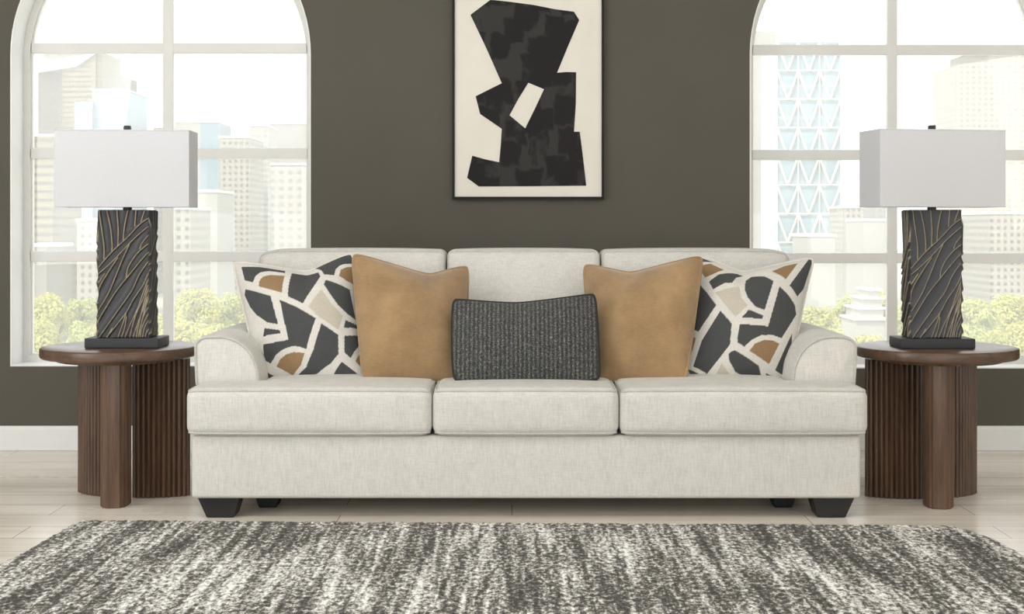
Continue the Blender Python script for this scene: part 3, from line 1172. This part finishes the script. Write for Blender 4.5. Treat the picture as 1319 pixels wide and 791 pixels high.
# ------------------------------------------------------------------ framed art
art = empty('framed_painting', (0.077, WALL_Y, 1.19))
tag(art, 'framed abstract painting of a black brushed shape on cream', 'painting')
pa = lambda px, py, y: ((px - CX) * WALL_Y / F, y, HC + (HZ - py) * WALL_Y / F)
AX0, _, AZ0 = pa(583, 256.5, 0)
AX1, _, AZ1 = pa(777.5, -17, 0)
fw = 0.011
mb = MB()
mb.box((AX0, WALL_Y - 0.032, AZ0), (AX0 + fw, WALL_Y - 0.001, AZ1)).box((AX1 - fw, WALL_Y - 0.032, AZ0), (AX1, WALL_Y - 0.001, AZ1))
mb.box((AX0 + fw, WALL_Y - 0.032, AZ0), (AX1 - fw, WALL_Y - 0.001, AZ0 + fw)).box((AX0 + fw, WALL_Y - 0.032, AZ1 - fw), (AX1 - fw, WALL_Y - 0.001, AZ1))
mb.build('frame', M['art_frame'], art)
MB().box((AX0 + fw, WALL_Y - 0.022, AZ0 + fw), (AX1 - fw, WALL_Y - 0.006, AZ1 - fw)).build('canvas', M['paper'], art)
OUT = [(108, 60), (150, 28), (185, 2), (260, 10), (350, 22), (430, 38), (505, 48), (525, 80), (480, 185), (440, 282), (476, 279), (513, 280), (512, 400), (505, 508), (527, 508), (540, 610), (552, 715), (340, 717), (140, 718), (95, 685), (115, 600), (165, 614), (218, 625), (224, 560), (228, 497), (145, 440), (128, 372), (228, 322), (170, 190)]
HOLE = [(330, 320), (390, 345), (355, 420), (318, 495), (258, 445), (290, 385)]
S7 = 657 / 220.0
oc = [pa(570 + x / S7, y / S7, WALL_Y - 0.0222) for x, y in OUT]
hc = [pa(570 + x / S7, y / S7, WALL_Y - 0.0222) for x, y in HOLE]
cu = bpy.data.curves.new('brushed_shape', 'CURVE')
cu.dimensions = '2D'
cu.fill_mode = 'BOTH'
cu.extrude = 0.0008
for pts in (oc, hc):
    s = cu.splines.new('POLY')
    s.points.add(len(pts) - 1)
    for q, (x, y, z) in zip(s.points, pts):
        q.co = (x - art.location[0], z - art.location[2], 0, 1)
    s.use_cyclic_u = True
tmp = bpy.data.objects.new('brushed_shape', cu)
me = bpy.data.meshes.new_from_object(tmp)
me.transform(Matrix.Rotation(R(90), 4, 'X'))
me.transform(Matrix.Translation((0, -0.0228, 0)))
bpy.data.objects.remove(tmp)
me.materials.clear()
me.materials.append(M['ink'])
shape = bpy.data.objects.new('painted_shape', me)
col.objects.link(shape)
shape.parent = art

# ------------------------------------------------------------------ rug


def fl(px, py):
    Y = HC * F / (py - HZ)
    return np.array(((px - CX) * Y / F, Y))


A, B = fl(104, 673.5), fl(1238, 680.5)
nx, ny = 260, 150
rng = np.random.RandomState(4)
vs, fs = [], []
back = []
for j in range(ny + 1):
    t = j / ny
    for i in range(nx + 1):
        s = i / nx
        p = A + (B - A) * s
        spread = 0.17 * t * (2 * s - 1) + (0.03 * math.exp(-((t - 0.13) / 0.10) ** 2) - 0.03 * math.exp(-(t / 0.05) ** 2)) * max(0, s - 0.9) * 10
        Y = p[1] - t * 2.35
        edge = min(s, 1 - s, t, 1 - t)
        jx, jy = (rng.uniform(-1, 1, 2) * (0.004 if edge < 1e-6 else 0.001))
        z = 0.0125 + rng.uniform(-0.0022, 0.0022)
        if edge < 1e-6:
            z = 0.0075 + rng.uniform(-0.002, 0.003)
        vs.append((p[0] + spread + jx, Y + jy, z))
for j in range(ny):
    for i in range(nx):
        q = j * (nx + 1) + i
        fs.append((q, q + nx + 1, q + nx + 2, q + 1))
ring = [i for i in range(nx + 1)] + [(j * (nx + 1) + nx) for j in range(1, ny + 1)] + [ny * (nx + 1) + i for i in range(nx - 1, -1, -1)] + [j * (nx + 1) for j in range(ny - 1, 0, -1)]
b0 = len(vs)
for q in ring:
    vs.append((vs[q][0], vs[q][1], 0.001))
m = len(ring)
for k in range(m):
    a, b = ring[k], ring[(k + 1) % m]
    fs.append((a, b, b0 + (k + 1) % m, b0 + k))
rug = MB().add(vs, fs).build('area_rug', M['rug'], None, True, origin=(0, 3.8, 0), angle=0)
tag(rug, 'distressed charcoal and ivory area rug on the floor before the sofa', 'rug')

# ------------------------------------------------------------------ the city outside
GZ = -15.0
M['ground'] = plain('pale_ground', rgb(170, 172, 150), 0.9, 0.1)
structure(MB().box((-700, 20, GZ - 1), (700, 900, GZ)).build('ground', M['ground']), 'ground of the city outside the windows')

beige = facade('beige_banded_facade', rgb(88, 77, 62), rgb(64, 54, 42), 60.0, 1.25, 0.42)
cream = facade('cream_banded_facade', rgb(124, 114, 90), rgb(86, 76, 56), 50.0, 1.1, 0.36)
gridf = facade('grey_grid_facade', rgb(158, 152, 142), rgb(104, 102, 100), 0.9, 0.95, 0.26)
gridw = facade('pale_grid_facade', rgb(176, 171, 164), rgb(154, 152, 148), 1.3, 1.15, 0.34)
blue = facade('pale_blue_glass', rgb(142, 158, 168), rgb(134, 154, 166), 4.0, 3.2, 0.12, 0.25)
steel = facade('steel_blue_glass', rgb(166, 177, 184), rgb(150, 168, 179), 5.0, 6.0, 0.25, 0.25)
plainw = plain('pale_concrete', rgb(164, 161, 156), 0.8, 0.1, scale=0.2)
peakm = plain('grey_stone_roof', rgb(138, 134, 128), 0.8, 0.1, scale=0.2)
whitem = plain('white_roof', rgb(214, 210, 204), 0.8, 0.1, scale=0.2)


def block(name, px0, px1, ptop, Y, depth, mat, label, top2=None, cap=True, cat='building'):
    """A tower from the ground up; top2 gives the top at its right side when the roof slopes."""
    x0, x1 = (px0 - CX) * Y / F, (px1 - CX) * Y / F
    za = HC + (HZ - ptop) * Y / F
    zb = za if top2 is None else HC + (HZ - top2) * Y / F
    root = empty(name, ((x0 + x1) / 2, Y + depth / 2, GZ))
    tag(root, label, cat, 'city buildings beyond the windows')
    vs = [(x0, Y, GZ), (x1, Y, GZ), (x1, Y + depth, GZ), (x0, Y + depth, GZ), (x0, Y, za), (x1, Y, zb), (x1, Y + depth, zb), (x0, Y + depth, za)]
    MB().add(vs, [(0, 3, 2, 1), (4, 5, 6, 7), (0, 1, 5, 4), (1, 2, 6, 5), (2, 3, 7, 6), (3, 0, 4, 7)]).build('tower_body', mat, root)
    if cap:
        o = 0.12
        v2 = [(x0 - o, Y - o, za), (x1 + o, Y - o, zb), (x1 + o, Y + depth + o, zb), (x0 - o, Y + depth + o, za)]
        v2 += [(a, b, c + 0.35) for a, b, c in v2]
        MB().add(v2, [(0, 3, 2, 1), (4, 5, 6, 7), (0, 1, 5, 4), (1, 2, 6, 5), (2, 3, 7, 6), (3, 0, 4, 7)]).build('roof_edge', whitem, root)
    return root


# left window
tw = block('building', 49, 88, 92, 300, 16, beige, 'beige banded tower with slanted white roof at far left', 83, False)
# its paler right wing, roof climbing to a point
def wing(px0, px1, t0, t1, Y, depth, mat, root, name):
    x0, x1 = (px0 - CX) * Y / F, (px1 - CX) * Y / F
    za, zb = HC + (HZ - t0) * Y / F, HC + (HZ - t1) * Y / F
    vs = [(x0, Y, GZ), (x1, Y, GZ), (x1, Y + depth, GZ), (x0, Y + depth, GZ), (x0, Y, za), (x1, Y, zb), (x1, Y + depth, zb), (x0, Y + depth, za)]
    return MB().add(vs, [(0, 3, 2, 1), (4, 5, 6, 7), (0, 1, 5, 4), (1, 2, 6, 5), (2, 3, 7, 6), (3, 0, 4, 7)]).build(name, mat, root)
wing(80, 123, 88, 66, 299, 16, cream, tw, 'cream_wing')
wing(123, 132, 67, 67, 299.5, 14, cream, tw, 'end_wing')
wing(56, 122, 66, 66, 317, 8, peakm, tw, 'rear_core')
x0, x1, Y = (48 - CX) * 299 / F, (98 - CX) * 299 / F, 298.5
zz = lambda py: HC + (HZ - py) * 298.5 / F
x2 = (124 - CX) * 298.5 / F
MB().add([(x0, Y, zz(93)), (x1, Y, zz(86)), (x2, Y, zz(68)), (x0, Y, zz(82)), (x0, Y + 17, zz(93)), (x1, Y + 17, zz(86)), (x2, Y + 17, zz(68)), (x0, Y + 17, zz(82))],
         [(0, 1, 2, 3), (7, 6, 5, 4), (0, 4, 5, 1), (1, 5, 6, 2), (2, 6, 7, 3), (3, 7, 4, 0)]).build('sloping_roof', whitem, tw)
gt = block('building', 119, 163, 117, 250, 14, blue, 'pale blue glass tower behind the left lamp shade', None, True)
wing(96, 119, 131, 131, 249, 14, blue, gt, 'lower_block')
block('building', 105, 156, 115, 330, 14, peakm, 'grey tower with a rising pointed roof beyond the blue glass tower', 97, False)
block('building', 36, 68, 176, 180, 12, cream, 'yellowish banded block at the lower left edge of the left window', None, True)
block('building', 99, 132, 285, 170, 10, gridf, 'low grid block left of the left lamp base', None, True)
block('building', 198, 224, 165, 330, 10, gridw, 'slim pale tower behind the left window mullion', None, True)
block('building', 226, 262, 158, 300, 14, plainw, 'plain pale tower right of the left lamp shade', None, True)
wt = block('building', 258, 281, 158, 260, 12, blue, 'narrow bluish tower beside the grid tower in the left window', None, True)
block('building', 283, 322, 178, 220, 12, gridf, 'tall grey grid tower in the right half of the left window', None, True)
block('building', 320, 345, 163, 280, 12, gridw, 'pale ribbed tower next to the tall grey grid tower', None, True)
block('building', 347, 420, 160, 320, 14, plainw, 'wide plain white slab at the right edge of the left window', None, True)
block('building', 349, 420, 213, 200, 12, gridw, 'wide lower block before the white slab in the left window', None, True)
block('building', 214, 245, 270, 150, 10, gridf, 'low grid block right of the left lamp base', None, True)
block('building', 246, 280, 248, 175, 10, plainw, 'low plain block below the bluish tower in the left window', None, True)
block('building', 36, 60, 318, 140, 8, peakm, 'small grey block low in the left corner of the left window', None, True)
# right window
dt = block('building', 1000, 1084, 54, 260, 16, steel, 'blue glass tower with white diagonal lattice in the right window', None, False)
lat = MB()
xa, xb = (1001 - CX) * 259.6 / F, (1083 - CX) * 259.6 / F
zt = HC + (HZ - 54) * 259.6 / F
cw = (xb - xa) / 3
ch = cw * 1.35
k = 0
while zt - k * ch > GZ:
    z1, z0 = zt - k * ch, zt - (k + 1) * ch
    for c in range(3):
        a = xa + c * cw
        lat.tube([(a, 259.6, z1), (a + cw / 2, 259.6, z0)], 0.22, 4).tube([(a + cw, 259.6, z1), (a + cw / 2, 259.6, z0)], 0.22, 4)
    lat.tube([(xa, 259.6, z1), (xb, 259.6, z1)], 0.14, 4)
    k += 1
for c in range(4):
    lat.tube([(xa + c * cw, 259.6, zt), (xa + c * cw, 259.6, GZ)], 0.12, 4)
lat.build('diagonal_lattice', whitem, dt)
block('building', 966, 999, 40, 300, 12, plainw, 'slim white tower left of the lattice tower', None, False)
bt = block('building', 1231, 1345, 84, 300, 16, gridw, 'broad pale tower with slanted roof at the right edge of the photo', 66, False)
wing(1238, 1345, 72, 60, 318, 8, peakm, bt, 'rear_core')
block('building', 1086, 1112, 268, 230, 10, gridf, 'low grey tower just right of the lattice tower', None, True)
block('building', 1112, 1142, 285, 200, 10, plainw, 'low plain block left of the right window mullion', None, True)
block('building', 1128, 1150, 250, 280, 10, gridw, 'pale tower seen below the right lamp shade left edge', None, True)
block('building', 1240, 1272, 262, 210, 10, gridw, 'low pale block right of the right lamp base', None, True)
block('building', 1276, 1345, 276, 190, 12, gridf, 'low grey grid block at the right edge of the photo', None, True)
block('building', 1040, 1076, 305, 170, 9, plainw, 'low plain block at the foot of the lattice tower', None, True)
# white stepped terrace house among the trees
st = empty('building', ((1115 - CX) * 118 / F, 121, GZ))
tag(st, 'white stepped terrace house among the trees in the right window', 'building', 'city buildings beyond the windows')
for k, (p0, p1, top) in enumerate(((1102, 1142, 410), (1106, 1138, 396), (1112, 1136, 383), (1119, 1132, 372))):
    Y = 117 + k * 0.9
    xx0, xx1, zt_ = (p0 - CX) * Y / F, (p1 - CX) * Y / F, HC + (HZ - top) * Y / F
    MB().box((xx0, Y, GZ if k == 0 else zt_ - 1.4), (xx1, Y + 5 - k * 0.5, zt_ - 0.15)).build('storey', plainw, st)
    MB().box((xx0 - 0.2, Y - 0.3, zt_ - 0.15), (xx1 + 0.2, Y + 5 - k * 0.5, zt_)).build('terrace_slab', whitem, st)

# trees
LEAF = [leaf_mat('yellow_green_leaves', rgb(172, 172, 86), rgb(212, 209, 122)), leaf_mat('soft_green_leaves', rgb(164, 170, 92), rgb(206, 208, 128))]
BARK = plain('grey_bark', rgb(110, 100, 86), 0.9, 0.1)


def crown_mesh(name, seed, mat):
    """Leafy crown of unit radius: many small leaf sprays on clustered lobes."""
    rg = random.Random(seed)
    mb = MB()
    lobes = []
    for k in range(26):
        a, e = rg.uniform(0, 2 * math.pi), rg.uniform(-0.5, 1.2)
        r = rg.uniform(0.35, 0.72)
        lobes.append((Vector((math.cos(a) * math.cos(e) * r, math.sin(a) * math.cos(e) * r, math.sin(e) * r * 0.9)), rg.uniform(0.22, 0.4)))
    for c, r in lobes:
        for k in range(150):
            d = Vector((rg.gauss(0, 1), rg.gauss(0, 1), rg.gauss(0, 1))).normalized()
            p = c + d * r * rg.uniform(0.75, 1.05)
            nrm = (d + Vector((rg.uniform(-.6, .6), rg.uniform(-.6, .6), rg.uniform(-.2, .8)))).normalized()
            u = nrm.orthogonal().normalized()
            u = Matrix.Rotation(rg.uniform(0, 6.28), 3, nrm) @ u
            v = nrm.cross(u)
            s = rg.uniform(0.045, 0.085)
            mb.add([p - u * s, p + v * s * 0.6, p + u * s, p - v * s * 0.6], [(0, 1, 2, 3)])
    me_ = mb.build(name, mat)
    data = me_.data
    bpy.data.objects.remove(me_)
    return data


CROWN = [crown_mesh('crown', k, LEAF[k % 2]) for k in range(4)]
trunk_o = MB().tube([(0, 0, 0), (0.05, 0, 2.5), (0, 0.05, 6), (0, 0, 9)], 0.28, 8).tube([(0.02, 0, 4.5), (1.2, 0.3, 7.5)], 0.13, 6).tube([(0, 0, 5), (-1.1, -0.2, 7.8)], 0.12, 6).build('trunk', BARK)
TRUNK = trunk_o.data
bpy.data.objects.remove(trunk_o)


def tree(k, px, ptop, Y, wpx, label, group):
    X = (px - CX) * Y / F
    zt = HC + (HZ - ptop) * Y / F
    rad = 1.25 * wpx / 2 * Y / F
    hgt = max(rad * 0.95, 2.6)
    root = empty('tree', (X, Y, GZ))
    tag(root, label, 'tree', group)
    t = bpy.data.objects.new('trunk', TRUNK)
    col.objects.link(t)
    t.parent = root
    t.scale = (1, 1, max(0.3, (zt - hgt - GZ) / 8.0))
    c = bpy.data.objects.new('crown', CROWN[k % 4])
    col.objects.link(c)
    c.parent = root
    c.location = (0, 0, zt - hgt - GZ)
    c.scale = (rad, rad, hgt)
    c.rotation_euler = (0, 0, k * 1.3)


TREES = [
    (62, 372, 120, 52, 'yellow green tree at the lower left corner of the left window'),
    (103, 376, 124, 54, 'yellow green tree just left of the left lamp base'),
    (52, 402, 105, 56, 'low tree filling the bottom left corner of the left window'),
    (112, 408, 104, 60, 'low tree behind the left edge of the left lamp plinth'),
    (160, 380, 122, 60, 'tree hidden mostly behind the left carved lamp base'),
    (212, 392, 112, 50, 'tree behind the left window mullion right of the lamp'),
    (252, 362, 122, 62, 'tall yellow green tree in the right half of the left window'),
    (296, 372, 126, 48, 'tree just left of the left patterned pillow'),
    (240, 405, 104, 64, 'low tree above the left table edge in the left window'),
    (290, 408, 114, 56, 'low tree above the left sofa arm in the left window'),
    (1050, 385, 126, 54, 'green tree just right of the right patterned pillow'),
    (1092, 372, 130, 40, 'green tree left of the white terrace house'),
    (1130, 366, 134, 44, 'green tree behind the white terrace house'),
    (1068, 412, 105, 60, 'low tree above the right sofa arm in the right window'),
    (1120, 420, 111, 60, 'low tree in front of the white terrace house'),
    (1160, 385, 120, 56, 'tree behind the right window mullion'),
    (1205, 380, 124, 60, 'tree hidden mostly behind the right carved lamp base'),
    (1256, 376, 120, 60, 'green tree just right of the right carved lamp base'),
    (1302, 370, 126, 60, 'green tree at the right edge of the photo'),
    (1250, 412, 104, 64, 'low tree above the right side table'),
    (1305, 410, 106, 66, 'low tree in the bottom right corner of the right window'),
]
for k, (px, pt, Y, w_, lab) in enumerate(TREES):
    tree(k, px, pt, Y, w_, lab, 'trees beyond the windows')
